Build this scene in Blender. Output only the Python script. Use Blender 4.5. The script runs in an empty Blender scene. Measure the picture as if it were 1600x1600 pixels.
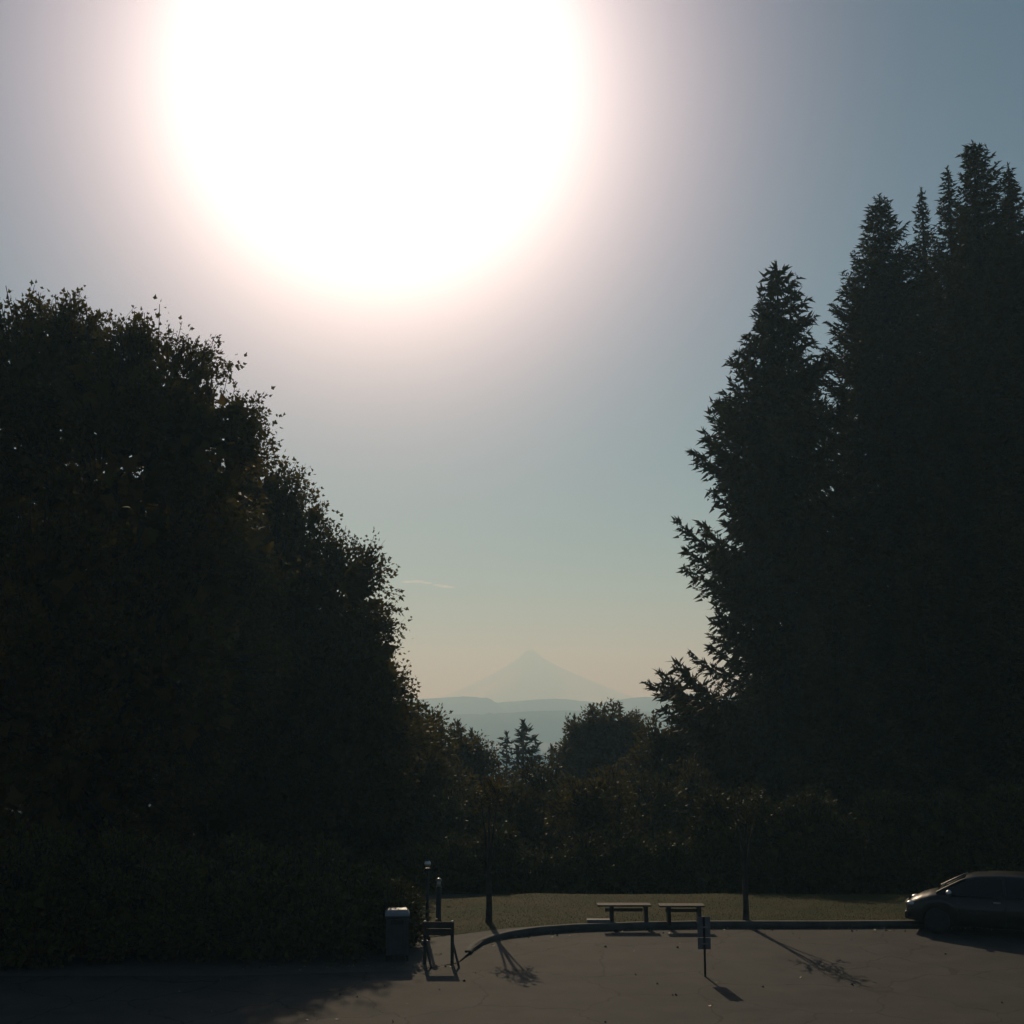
import bpy, bmesh, math, random
import numpy as np
from mathutils import Vector, Matrix

S = bpy.context.scene
COL = S.collection
R = math.radians
random.seed(11)
rng = np.random.default_rng(11)

# ------------------------------------------------------------------ camera
F = 1885.0                      # focal length in pixels of the 1600 px wide frame
PITCH = R(9.48)
EYE = Vector((0.0, 0.0, 5.6))
cam = bpy.data.cameras.new('camera')
cam.sensor_width = 36.0
cam.lens = F / 1600.0 * 36.0
cam.clip_start = 0.1
cam.clip_end = 30000
camo = bpy.data.objects.new('camera', cam)
camo.location = EYE
camo.rotation_euler = (R(90) + PITCH, 0, 0)
COL.objects.link(camo)
S.camera = camo

def ray(px, py):
    u, v = (px - 800) / F, (800 - py) / F
    return Vector((u, math.cos(PITCH) - v * math.sin(PITCH), math.sin(PITCH) + v * math.cos(PITCH)))
def P(px, py, d):               # the point at depth y = d seen at that pixel of the photograph
    r = ray(px, py)
    return EYE + r * (d / r.y)
def G(px, py, z=0.0):           # the point at height z
    r = ray(px, py)
    return EYE + r * ((z - EYE.z) / r.z)

# ------------------------------------------------------------------ light
SUN = ray(588, 150).normalized()
SUN_EL = math.asin(SUN.z)
SUN_AZ = math.atan2(SUN.x, SUN.y)
S.view_settings.view_transform = 'Standard'
S.view_settings.look = 'None'
S.view_settings.exposure = -0.75
S.view_settings.gamma = 1.0
S.view_settings.use_curve_mapping = False
S.cycles.volume_bounces = 1
S.cycles.max_bounces = 6
S.cycles.transparent_max_bounces = 8

w = bpy.data.worlds.new('World')
S.world = w
w.use_nodes = True
nt = w.node_tree
nt.nodes.clear()
def nd(tree, t, **kw):
    n = tree.nodes.new(t)
    for k, v in kw.items():
        setattr(n, k, v)
    return n
def math_n(tree, op, a, b=None, clamp=False):
    n = nd(tree, 'ShaderNodeMath', operation=op, use_clamp=clamp)
    for i, v in enumerate((a, b)):
        if v is None: continue
        if isinstance(v, (int, float)): n.inputs[i].default_value = v
        else: tree.links.new(v, n.inputs[i])
    return n.outputs[0]
sky = nd(nt, 'ShaderNodeTexSky', sky_type='NISHITA')
sky.sun_disc = False
sky.sun_elevation = SUN_EL
sky.sun_rotation = SUN_AZ
sky.altitude = 200
sky.air_density = 1.0
sky.dust_density = 0.05
sky.ozone_density = 2.5
bg = nd(nt, 'ShaderNodeBackground')
bg.inputs['Strength'].default_value = 0.05
nt.links.new(sky.outputs[0], bg.inputs['Color'])
# the bright aureole of a low sun in hazy air: depends only on the angle from the sun
tc = nd(nt, 'ShaderNodeTexCoord')
dot = nd(nt, 'ShaderNodeVectorMath', operation='DOT_PRODUCT')
nt.links.new(tc.outputs['Generated'], dot.inputs[0])
dot.inputs[1].default_value = SUN
ang = math_n(nt, 'MULTIPLY', math_n(nt, 'ARCCOSINE', math_n(nt, 'MINIMUM', dot.outputs['Value'], 1.0)), 180 / math.pi)
def lobe(amp, width, power):
    q = math_n(nt, 'POWER', math_n(nt, 'DIVIDE', ang, width), power)
    e = math_n(nt, 'EXPONENT', math_n(nt, 'MULTIPLY', q, -1.0))
    return math_n(nt, 'MULTIPLY', e, amp)
outs = [bg.outputs[0]]
for amp, width, power, col in ((6.5, 7.5, 1.6, (1.0, 0.95, 0.88)), (0.55, 16.5, 3.0, (1.0, 0.52, 0.64))):
    b = nd(nt, 'ShaderNodeBackground')
    b.inputs['Color'].default_value = (*col, 1)
    nt.links.new(lobe(amp, width, power), b.inputs['Strength'])
    a = nd(nt, 'ShaderNodeAddShader')
    nt.links.new(outs[-1], a.inputs[0]); nt.links.new(b.outputs[0], a.inputs[1])
    outs.append(a.outputs[0])
wo = nd(nt, 'ShaderNodeOutputWorld')
nt.links.new(outs[-1], wo.inputs['Surface'])

sl = bpy.data.lights.new('sun', 'SUN')
sl.energy = 3.0
sl.angle = R(0.5)
sl.color = (1.0, 0.92, 0.70)
so = bpy.data.objects.new('sun', sl)
so.rotation_euler = SUN.to_track_quat('Z', 'Y').to_euler()
so.location = (0, 0, 60)
COL.objects.link(so)

HAZE_DENSITY = 1 / 1680.0

# ------------------------------------------------------------------ materials
def mat(name, col, rough=0.8, metal=0.0, spec=0.5, vary=0.25, scale=8.0, bump=0.0, bscale=30.0, coat=0.0, col2=None, translucent=0.0, island=False):
    m = bpy.data.materials.new(name)
    m.use_nodes = True
    t = m.node_tree
    p = t.nodes['Principled BSDF']
    p.inputs['Roughness'].default_value = rough
    p.inputs['Metallic'].default_value = metal
    p.inputs['Specular IOR Level'].default_value = spec
    p.inputs['Coat Weight'].default_value = coat
    p.inputs['Coat Roughness'].default_value = 0.04
    tcn = nd(t, 'ShaderNodeTexCoord')
    nz = nd(t, 'ShaderNodeTexNoise')
    nz.inputs['Scale'].default_value = scale
    nz.inputs['Detail'].default_value = 6
    t.links.new(tcn.outputs['Object'], nz.inputs['Vector'])
    fac = nz.outputs['Fac']
    if island:
        g = nd(t, 'ShaderNodeNewGeometry')
        fac = math_n(t, 'MULTIPLY', math_n(t, 'ADD', fac, g.outputs['Random Per Island']), 0.5)
    rp = nd(t, 'ShaderNodeValToRGB')
    c2 = col2 or tuple(min(1, c * (1 + vary)) for c in col)
    c1 = col if col2 else tuple(c * (1 - vary) for c in col)
    rp.color_ramp.elements[0].position = 0.3; rp.color_ramp.elements[0].color = (*c1, 1)
    rp.color_ramp.elements[1].position = 0.7; rp.color_ramp.elements[1].color = (*c2, 1)
    t.links.new(fac, rp.inputs['Fac'])
    t.links.new(rp.outputs['Color'], p.inputs['Base Color'])
    if bump:
        bn = nd(t, 'ShaderNodeTexNoise'); bn.inputs['Scale'].default_value = bscale; bn.inputs['Detail'].default_value = 4
        t.links.new(tcn.outputs['Object'], bn.inputs['Vector'])
        b = nd(t, 'ShaderNodeBump'); b.inputs['Strength'].default_value = bump; b.inputs['Distance'].default_value = 0.03
        t.links.new(bn.outputs['Fac'], b.inputs['Height']); t.links.new(b.outputs[0], p.inputs['Normal'])
    if translucent:
        tr = nd(t, 'ShaderNodeBsdfTranslucent')
        t.links.new(rp.outputs['Color'], tr.inputs['Color'])
        mx = nd(t, 'ShaderNodeMixShader'); mx.inputs[0].default_value = translucent
        t.links.new(p.outputs[0], mx.inputs[1]); t.links.new(tr.outputs[0], mx.inputs[2])
        t.links.new(mx.outputs[0], t.nodes['Material Output'].inputs['Surface'])
    return m
M = dict(
    maple=mat('maple_leaf', (0.085, 0.074, 0.016), 0.6, col2=(0.13, 0.095, 0.022), spec=0.12, scale=0.5, translucent=0.35, island=True),
    shrub=mat('shrub_leaf', (0.080, 0.076, 0.016), 0.6, col2=(0.12, 0.10, 0.022), spec=0.1, scale=0.8, translucent=0.10, island=True),
    needle=mat('needle', (0.070, 0.062, 0.016), 0.7, col2=(0.115, 0.090, 0.024), spec=0.12, scale=0.4, translucent=0.04, island=True),
    bark=mat('bark', (0.045, 0.034, 0.024), 0.9, vary=0.5, scale=6, bump=0.6),
    grass=mat('lawn_grass', (0.036, 0.044, 0.012), 0.9, spec=0.1, col2=(0.080, 0.068, 0.022), scale=0.55, bump=0.8, bscale=25),
    blade=mat('grass_blade', (0.038, 0.048, 0.013), 0.8, col2=(0.08, 0.07, 0.024), spec=0.12, scale=0.5, translucent=0.15, island=True),
    soil=mat('ground', (0.026, 0.026, 0.014), 0.95, col2=(0.045, 0.038, 0.022), scale=0.12, bump=0.5, bscale=3),
    hill=mat('hill', (0.035, 0.045, 0.028), 0.95, col2=(0.06, 0.065, 0.04), spec=0.12, scale=0.012),
    rock=mat('mountain', (0.78, 0.79, 0.81), 0.9, col2=(0.90, 0.90, 0.91), scale=0.02),
    concrete=mat('concrete', (0.046, 0.042, 0.035), 0.9, col2=(0.072, 0.065, 0.054), scale=2.5, bump=0.3),
    kerbstone=mat('kerb_concrete', (0.09, 0.085, 0.075), 0.9, vary=0.3, scale=3, bump=0.3),
    wood=mat('weathered_wood', (0.10, 0.075, 0.05), 0.75, vary=0.4, scale=9, bump=0.3),
    darkwood=mat('dark_wood', (0.05, 0.04, 0.03), 0.8, vary=0.4, scale=9, bump=0.3),
    iron=mat('black_iron', (0.02, 0.02, 0.02), 0.45, 0.3, vary=0.2),
    bin=mat('bin_plastic', (0.045, 0.05, 0.055), 0.5, vary=0.25, scale=5),
    lid=mat('bin_lid', (0.22, 0.23, 0.24), 0.36, vary=0.15, spec=0.8),
    steel=mat('galvanised', (0.30, 0.30, 0.30), 0.4, 0.9, vary=0.25, scale=12),
    signback=mat('sign_back', (0.22, 0.22, 0.22), 0.5, 0.6, vary=0.2),
    globe=mat('lamp_globe', (0.6, 0.6, 0.6), 0.38, 1.0, vary=0.05),
    paint=mat('car_paint', (0.012, 0.012, 0.011), 0.42, 0.0, spec=0.3, vary=0.1, coat=0.55),
    trim=mat('car_trim', (0.015, 0.015, 0.015), 0.6, vary=0.1),
    rubber=mat('tyre', (0.018, 0.018, 0.018), 0.85, vary=0.3),
    chrome=mat('chrome', (0.65, 0.65, 0.66), 0.36, 1.0, vary=0.05),
    carglass=mat('car_glass', (0.008, 0.009, 0.009), 0.05, vary=0.05, spec=0.4),
    headlamp=mat('headlamp', (0.6, 0.6, 0.6), 0.40, 0.9, vary=0.05, coat=1.0),
    redlamp=mat('tail_lamp', (0.25, 0.01, 0.01), 0.1, vary=0.05, coat=1.0),
    plate=mat('number_plate', (0.5, 0.5, 0.48), 0.4, vary=0.05),
    litter=mat('dry_leaf', (0.12, 0.09, 0.045), 0.6, col2=(0.26, 0.20, 0.11), scale=1.0, island=True),
    stone=mat('pale_stone', (0.20, 0.19, 0.17), 0.7, vary=0.3, scale=12),
)

def worn_asphalt():
    m = mat('road_surface', (0.031, 0.029, 0.026), 0.85, spec=0.3, col2=(0.058, 0.053, 0.046), scale=0.9, bump=0.5, bscale=60)
    t = m.node_tree; p = t.nodes['Principled BSDF']
    base = p.inputs['Base Color'].links[0].from_socket
    tcn = nd(t, 'ShaderNodeTexCoord')
    warp = nd(t, 'ShaderNodeTexNoise'); warp.inputs['Scale'].default_value = 1.4; warp.inputs['Detail'].default_value = 5
    t.links.new(tcn.outputs['Object'], warp.inputs['Vector'])
    add = nd(t, 'ShaderNodeVectorMath', operation='MULTIPLY_ADD'); add.inputs[1].default_value = (0.9, 0.9, 0)
    t.links.new(warp.outputs['Color'], add.inputs[0]); t.links.new(tcn.outputs['Object'], add.inputs[2])
    vo = nd(t, 'ShaderNodeTexVoronoi', feature='DISTANCE_TO_EDGE'); vo.inputs['Scale'].default_value = 0.38
    t.links.new(add.outputs[0], vo.inputs['Vector'])
    crack = math_n(t, 'LESS_THAN', vo.outputs['Distance'], 0.008)
    # coarse aggregate and tar patches
    gr = nd(t, 'ShaderNodeTexNoise'); gr.inputs['Scale'].default_value = 38; gr.inputs['Detail'].default_value = 2
    t.links.new(tcn.outputs['Object'], gr.inputs['Vector'])
    pa = nd(t, 'ShaderNodeTexNoise'); pa.inputs['Scale'].default_value = 0.22; pa.inputs['Detail'].default_value = 3
    t.links.new(tcn.outputs['Object'], pa.inputs['Vector'])
    patch = math_n(t, 'GREATER_THAN', pa.outputs['Fac'], 0.57)
    gain = math_n(t, 'MULTIPLY', math_n(t, 'ADD', math_n(t, 'MULTIPLY', gr.outputs['Fac'], 0.9), 0.55), math_n(t, 'SUBTRACT', 1.0, math_n(t, 'MULTIPLY', patch, 0.18)))
    gain = math_n(t, 'MULTIPLY', gain, math_n(t, 'SUBTRACT', 1.0, math_n(t, 'MULTIPLY', crack, 0.65)))
    st = nd(t, 'ShaderNodeTexNoise'); st.inputs['Scale'].default_value = 0.7; st.inputs['Detail'].default_value = 4; st.inputs['Roughness'].default_value = 0.7
    t.links.new(add.outputs[0], st.inputs['Vector'])
    stain = math_n(t, 'MULTIPLY', math_n(t, 'SUBTRACT', st.outputs['Fac'], 0.54), 6.0, clamp=True)
    gain = math_n(t, 'MULTIPLY', gain, math_n(t, 'SUBTRACT', 1.0, math_n(t, 'MULTIPLY', stain, 0.38)))
    sc = nd(t, 'ShaderNodeVectorMath', operation='SCALE')
    t.links.new(base, sc.inputs[0]); t.links.new(gain, sc.inputs['Scale'])
    t.links.new(sc.outputs[0], p.inputs['Base Color'])
    return m
M['asphalt'] = worn_asphalt()

# ------------------------------------------------------------------ helpers
def tag(o, label, cat, group=None, kind=None):
    o['label'] = label; o['category'] = cat
    if group: o['group'] = group
    if kind: o['kind'] = kind
    return o
def empty(name, loc, label, cat, group=None):
    o = bpy.data.objects.new(name, None)
    o.location = loc
    o.empty_display_size = 0.3
    COL.objects.link(o)
    return tag(o, label, cat, group)
def link(name, me, m, parent=None, smooth=False, loc=None):
    o = bpy.data.objects.new(name, me)
    if m: me.materials.append(m)
    if smooth:
        me.polygons.foreach_set('use_smooth', np.ones(len(me.polygons), dtype=bool))
    COL.objects.link(o)
    if parent: o.parent = parent
    if loc: o.location = loc
    return o
def np_mesh(name, blocks):
    """blocks: list of (verts (n,3), faces (m,k))"""
    vs, loops, starts, tot, off = [], [], [], 0, 0
    for v, f in blocks:
        v = np.asarray(v, dtype=np.float32).reshape(-1, 3); f = np.asarray(f, dtype=np.int32)
        if len(f) == 0: continue
        vs.append(v); loops.append((f + off).ravel())
        starts.append(tot + np.arange(len(f), dtype=np.int32) * f.shape[1]); tot += f.size; off += len(v)
    me = bpy.data.meshes.new(name)
    v = np.concatenate(vs); l = np.concatenate(loops); s = np.concatenate(starts)
    me.vertices.add(len(v)); me.vertices.foreach_set('co', v.ravel())
    me.loops.add(len(l)); me.loops.foreach_set('vertex_index', l)
    me.polygons.add(len(s)); me.polygons.foreach_set('loop_start', s)
    me.update(calc_edges=True)
    me.validate()
    return me
def tube(points, radii, n=6):
    """closed tapered tube through the points -> one block of quads"""
    pts = [Vector(p) for p in points]
    V, Fc = [], []
    for i, p in enumerate(pts):
        d = (pts[min(i + 1, len(pts) - 1)] - pts[max(i - 1, 0)]).normalized()
        a = d.cross(Vector((0.31, 0.95, 0.05)));
        if a.length < 1e-3: a = d.cross(Vector((1, 0, 0)))
        a.normalize(); b = d.cross(a)
        for k in range(n):
            t = 2 * math.pi * k / n
            V.append(p + (a * math.cos(t) + b * math.sin(t)) * radii[i])
    for i in range(len(pts) - 1):
        for k in range(n):
            Fc.append((i * n + k, i * n + (k + 1) % n, (i + 1) * n + (k + 1) % n, (i + 1) * n + k))
    return np.array([tuple(v) for v in V]), np.array(Fc)
class BM:
    """collects bevelled boxes, tubes and lathes into one mesh"""
    def __init__(s): s.bm = bmesh.new()
    def box(s, c, size, rot=None, bevel=0.0):
        r = bmesh.ops.create_cube(s.bm, size=1.0)
        vs = r['verts']
        bmesh.ops.scale(s.bm, vec=size, verts=vs)
        if bevel:
            es = list({e for v in vs for e in v.link_edges})
            rb = bmesh.ops.bevel(s.bm, geom=es, offset=bevel, segments=2, affect='EDGES', profile=0.5)
            vs = list({v for f in rb['faces'] for v in f.verts} | {v for v in vs if v.is_valid})
        if rot is not None: bmesh.ops.rotate(s.bm, verts=vs, matrix=rot, cent=(0, 0, 0))
        bmesh.ops.translate(s.bm, vec=c, verts=vs)
        return s
    def cyl(s, a, b, r1, r2=None, n=12):
        a, b = Vector(a), Vector(b)
        q = (b - a).to_track_quat('Z', 'Y').to_matrix().to_4x4()
        bmesh.ops.create_cone(s.bm, cap_ends=True, segments=n, radius1=r1, radius2=r1 if r2 is None else r2,
                              depth=(b - a).length, matrix=Matrix.Translation((a + b) / 2) @ q)
        return s
    def ball(s, c, r, n=16, scale=(1, 1, 1)):
        bmesh.ops.create_uvsphere(s.bm, u_segments=n, v_segments=n // 2 + 2, radius=r,
                                  matrix=Matrix.Translation(c) @ Matrix.Diagonal((*scale, 1)))
        return s
    def lathe(s, prof, n=20, c=(0, 0, 0)):
        rings = []
        for r, z in prof:
            rings.append([s.bm.verts.new((c[0] + r * math.cos(2 * math.pi * k / n), c[1] + r * math.sin(2 * math.pi * k / n), c[2] + z)) for k in range(n)])
        for a, b in zip(rings, rings[1:]):
            for k in range(n):
                s.bm.faces.new((a[k], a[(k + 1) % n], b[(k + 1) % n], b[k]))
        s.bm.faces.new(list(reversed(rings[0]))); s.bm.faces.new(rings[-1])
        return s
    def obj(s, name, m, parent=None, smooth=False):
        me = bpy.data.meshes.new(name); s.bm.normal_update(); s.bm.to_mesh(me); s.bm.free()
        return link(name, me, m, parent, smooth)

# ------------------------------------------------------------------ terrain
def zt(y):
    return float(np.interp(y, (-200, 0, 4, 8, 14, 20, 39.8, 44, 48, 110, 400, 700, 6000), (4.0, 4.0, 3.6, 2.8, 1.2, 0.0, 0.0, -1.1, -1.7, -11.5, -34, -44, -46)))
def zslab(x):                                    # top of the kerbed lawn, dropping to the road at its left end
    t = min(1, max(0, (x + 2.4) / 3.2)); t = t * t * (3 - 2 * t)
    return 0.012 + 0.14 * t
xs = np.concatenate([np.linspace(-4200, -420, 18), np.linspace(-380, -60, 16), np.linspace(-55, 55, 45), np.linspace(60, 380, 16), np.linspace(420, 4200, 18)])
ys = np.concatenate([np.linspace(-160, -10, 6), np.linspace(0, 60, 61), np.linspace(64, 200, 35), np.linspace(215, 900, 40), np.linspace(950, 8200, 48)])
X, Y = np.meshgrid(xs, ys)
Z = np.vectorize(zt)(Y) - 0.03
Z += np.where(Y > 60, 1.6 * np.sin(X * 0.021 + 1) * np.sin(Y * 0.013) * np.clip((Y - 60) / 300, 0, 1), 0)
idx = np.arange(X.size).reshape(X.shape)
quads = np.stack([idx[:-1, :-1], idx[:-1, 1:], idx[1:, 1:], idx[1:, :-1]], -1).reshape(-1, 4)
o = link('ground', np_mesh('ground', [(np.stack([X, Y, Z], -1), quads)]), M['soil'], smooth=True)
o['kind'] = 'structure'

def sheet(name, m, near, far, n=90, rows=6, zf=lambda x, y: 0.0, kind='structure'):
    """strip between two curves given as lists of (x, y)"""
    na, fa = np.array(near), np.array(far)
    x0, x1 = max(na[0, 0], fa[0, 0]), min(na[-1, 0], fa[-1, 0])
    V = []
    gx = np.linspace(x0, x1, n)
    for r in range(rows + 1):
        for x in gx:
            ya, yb = np.interp(x, na[:, 0], na[:, 1]), np.interp(x, fa[:, 0], fa[:, 1])
            y = ya + (yb - ya) * r / rows
            V.append((x, y, zf(x, y)))
    ii = np.arange(len(V)).reshape(rows + 1, n)
    q = np.stack([ii[:-1, :-1], ii[:-1, 1:], ii[1:, 1:], ii[1:, :-1]], -1).reshape(-1, 4)
    o = link(name, np_mesh(name, [(V, q)]), m, smooth=True)
    o['kind'] = kind
    return o
KPX = [(737, 1491), (743, 1483), (754, 1476), (772, 1470), (800, 1464.5), (850, 1458.5), (900, 1455), (1000, 1451.5), (1090, 1450), (1200, 1450), (1300, 1450), (1430, 1449), (1600, 1450), (1900, 1452), (2300, 1456)]
KERB = [(G(*p).x, G(*p).y) for p in KPX]                                # foot of the kerb on the road
PATHB = [(-40.0, 31.3)] + [(G(*p).x, G(*p).y) for p in ((560, 1473), (640, 1468), (700, 1463.5), (760, 1460), (800, 1457.5))]
# road sheet
sheet('road', M['asphalt'], [(-60, 21), (60, 21)], [(-60, 33.9), (60, 33.9)], zf=lambda x, y: 0.0)
# lawn behind the path and the kerb
kin = [(x, y + 0.17) for x, y in KERB]
front = [p for p in PATHB if p[0] < 0.2] + [p for p in kin if p[0] >= 0.25]
front[-1] = (60, front[-1][1])
sheet('lawn', M['grass'], front, [(-40, 40.5), (-10, 40.2), (0, 39.4), (6, 39.2), (14, 40), (60, 41)], n=160, rows=24,
      zf=lambda x, y: zslab(x) + 0.03 * math.sin(x * 0.9 + y) * math.sin(y * 1.3) * min(1, max(0, (y - 33.2))) + (0.0 if y < 38.2 else -(y - 38.2) * 0.12))
# pavement: concrete path between lawn and road, dropped at its left end
pnear = [(-40.0, 27.2), (-6.0, 27.4), (-2.2, 27.9), (-1.05, 28.9)] + [p for p in kin if p[0] > -0.98 and p[0] < 1.2]
pfar = [p for p in PATHB] + [(1.25, 33.25)]
sheet('path', M['concrete'], pnear, pfar, n=140, rows=6, zf=lambda x, y: zslab(x) - 0.004 if x > -0.95 else 0.006 + max(0.0, zslab(x) - 0.012) * min(1, max(0, (y - 28.3 + max(0, -1 - x) * 0.6) / 2.6)))
# kerb: a real step with a rounded arris following the road edge
kv, kf = [], []
dense = []
for (a, b) in zip(KERB, KERB[1:]):
    for t in np.linspace(0, 1, 8, endpoint=False):
        dense.append((a[0] + (b[0] - a[0]) * t, a[1] + (b[1] - a[1]) * t))
dense.append(KERB[-1])
for i, (x, y) in enumerate(dense):
    a, b = dense[max(0, i - 1)], dense[min(len(dense) - 1, i + 1)]
    n = Vector((-(b[1] - a[1]), b[0] - a[0])).normalized()
    h = zslab(x) + 0.012
    for off, z in ((0, -0.02), (0.008, h * 0.5), (0.015, h - 0.02), (0.035, h), (0.165, h), (0.165, -0.02)):
        kv.append((x + n.x * off, y + n.y * off, z))
m_ = 6
for i in range(len(dense) - 1):
    for k in range(m_):
        kf.append((i * m_ + k, (i + 1) * m_ + k, (i + 1) * m_ + (k + 1) % m_, i * m_ + (k + 1) % m_))
o = link('kerb', np_mesh('kerb', [(kv, kf)]), M['kerbstone']); o['kind'] = 'structure'

# ------------------------------------------------------------------ hills and mountain in the haze
def ridge(name, d, pts, depth, m, extend):
    pts = sorted(pts)
    px = np.linspace(-1400, 3000, 320)
    xp = [p[0] for p in pts]; yp = [p[1] for p in pts]
    V = []
    rows = 9
    rnd = random.Random(5)
    for j in range(rows):
        t = -1 + 2 * j / (rows - 1)
        for k, q in enumerate(px):
            top = P(q, float(np.interp(q, xp, yp)), d)
            hgt = top.z + 46 + 1.2 * math.sin(k * 1.7) + 0.8 * math.sin(k * 0.77 + 1) + rnd.uniform(-1.6, 1.6)
            prof = (1 - abs(t) ** 1.4)
            V.append((top.x + 30 * math.sin(k * .5 + t * 3), d + t * depth + 25 * math.sin(k * 0.31), -47 + hgt * prof * (1 + 0.12 * math.sin(k * 0.9 + j * 2) * (abs(t) > 0.1))))
    ii = np.arange(len(V)).reshape(rows, len(px))
    q = np.stack([ii[:-1, :-1], ii[:-1, 1:], ii[1:, 1:], ii[1:, :-1]], -1).reshape(-1, 4)
    o = link(name, np_mesh(name, [(V, q)]), m, smooth=True); o['kind'] = 'structure'
    return o
ridge('hills', 3300, [(-1400, 1088), (-400, 1095), (200, 1086), (600, 1095), (655, 1093), (700, 1088), (735, 1089), (790, 1097), (830, 1094), (868, 1091), (905, 1096), (950, 1098), (985, 1092), (1060, 1084), (1300, 1090), (1800, 1082), (3000, 1090)], 420, M['hill'], 0)
ridge('hills', 2300, [(-1400, 1112), (400, 1110), (650, 1114), (720, 1116), (800, 1113), (880, 1109), (960, 1112), (1100, 1110), (3000, 1112)], 300, M['hill'], 0)
# one far snowy cone
apex = P(828, 1015, 6800)
base_z = -46
V, Fq = [], []
nr, na = 14, 48
for i in range(nr):
    t = i / (nr - 1)
    r = 16 + 900 * t ** 1.15
    for k in range(na):
        a = 2 * math.pi * k / na
        rr = r * (1 + 0.10 * math.sin(3 * a + 1) + 0.07 * math.sin(7 * a + t * 4))
        V.append((apex.x + rr * math.cos(a), 6800 + rr * math.sin(a) * 0.8, apex.z + (base_z - apex.z) * t ** 0.85 + 9 * math.sin(5 * a + 9 * t) * t * (1 - t)))
V.append((apex.x, 6800, apex.z + 4))
for i in range(nr - 1):
    for k in range(na):
        Fq.append((i * na + k, (i + 1) * na + k, (i + 1) * na + (k + 1) % na, i * na + (k + 1) % na))
cap = [(k, (k + 1) % na, nr * na) for k in range(na)]
me = np_mesh('mountain', [(V, Fq)])
o = link('mountain', me, M['rock'], smooth=True); o['kind'] = 'structure'

# ------------------------------------------------------------------ vegetation builders
LEAF = np.array([(0, 0, 0), (-0.46, 0.34, 0.05), (-0.22, 0.52, -0.02), (0, 1.0, -0.10), (0.22, 0.52, -0.02), (0.46, 0.34, 0.05)])
KITE = np.array([(0, 0, 0), (-0.30, 0.45, 0.04), (0, 1.0, -0.08), (0.30, 0.45, 0.04)])
def unit(n):
    v = rng.normal(size=(n, 3)); return v / np.linalg.norm(v, axis=1, keepdims=True)
def place(template, pos, yaxis, size):
    n = len(pos)
    y = yaxis / np.linalg.norm(yaxis, axis=1, keepdims=True)
    x = np.cross(y, unit(n)); x /= np.linalg.norm(x, axis=1, keepdims=True) + 1e-9
    z = np.cross(x, y)
    t = template[None] * size[:, None, None]
    v = pos[:, None] + x[:, None] * t[..., :1] + y[:, None] * t[..., 1:2] + z[:, None] * t[..., 2:]
    k = len(template)
    return v.reshape(-1, 3), np.arange(n * k).reshape(n, k)

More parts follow.
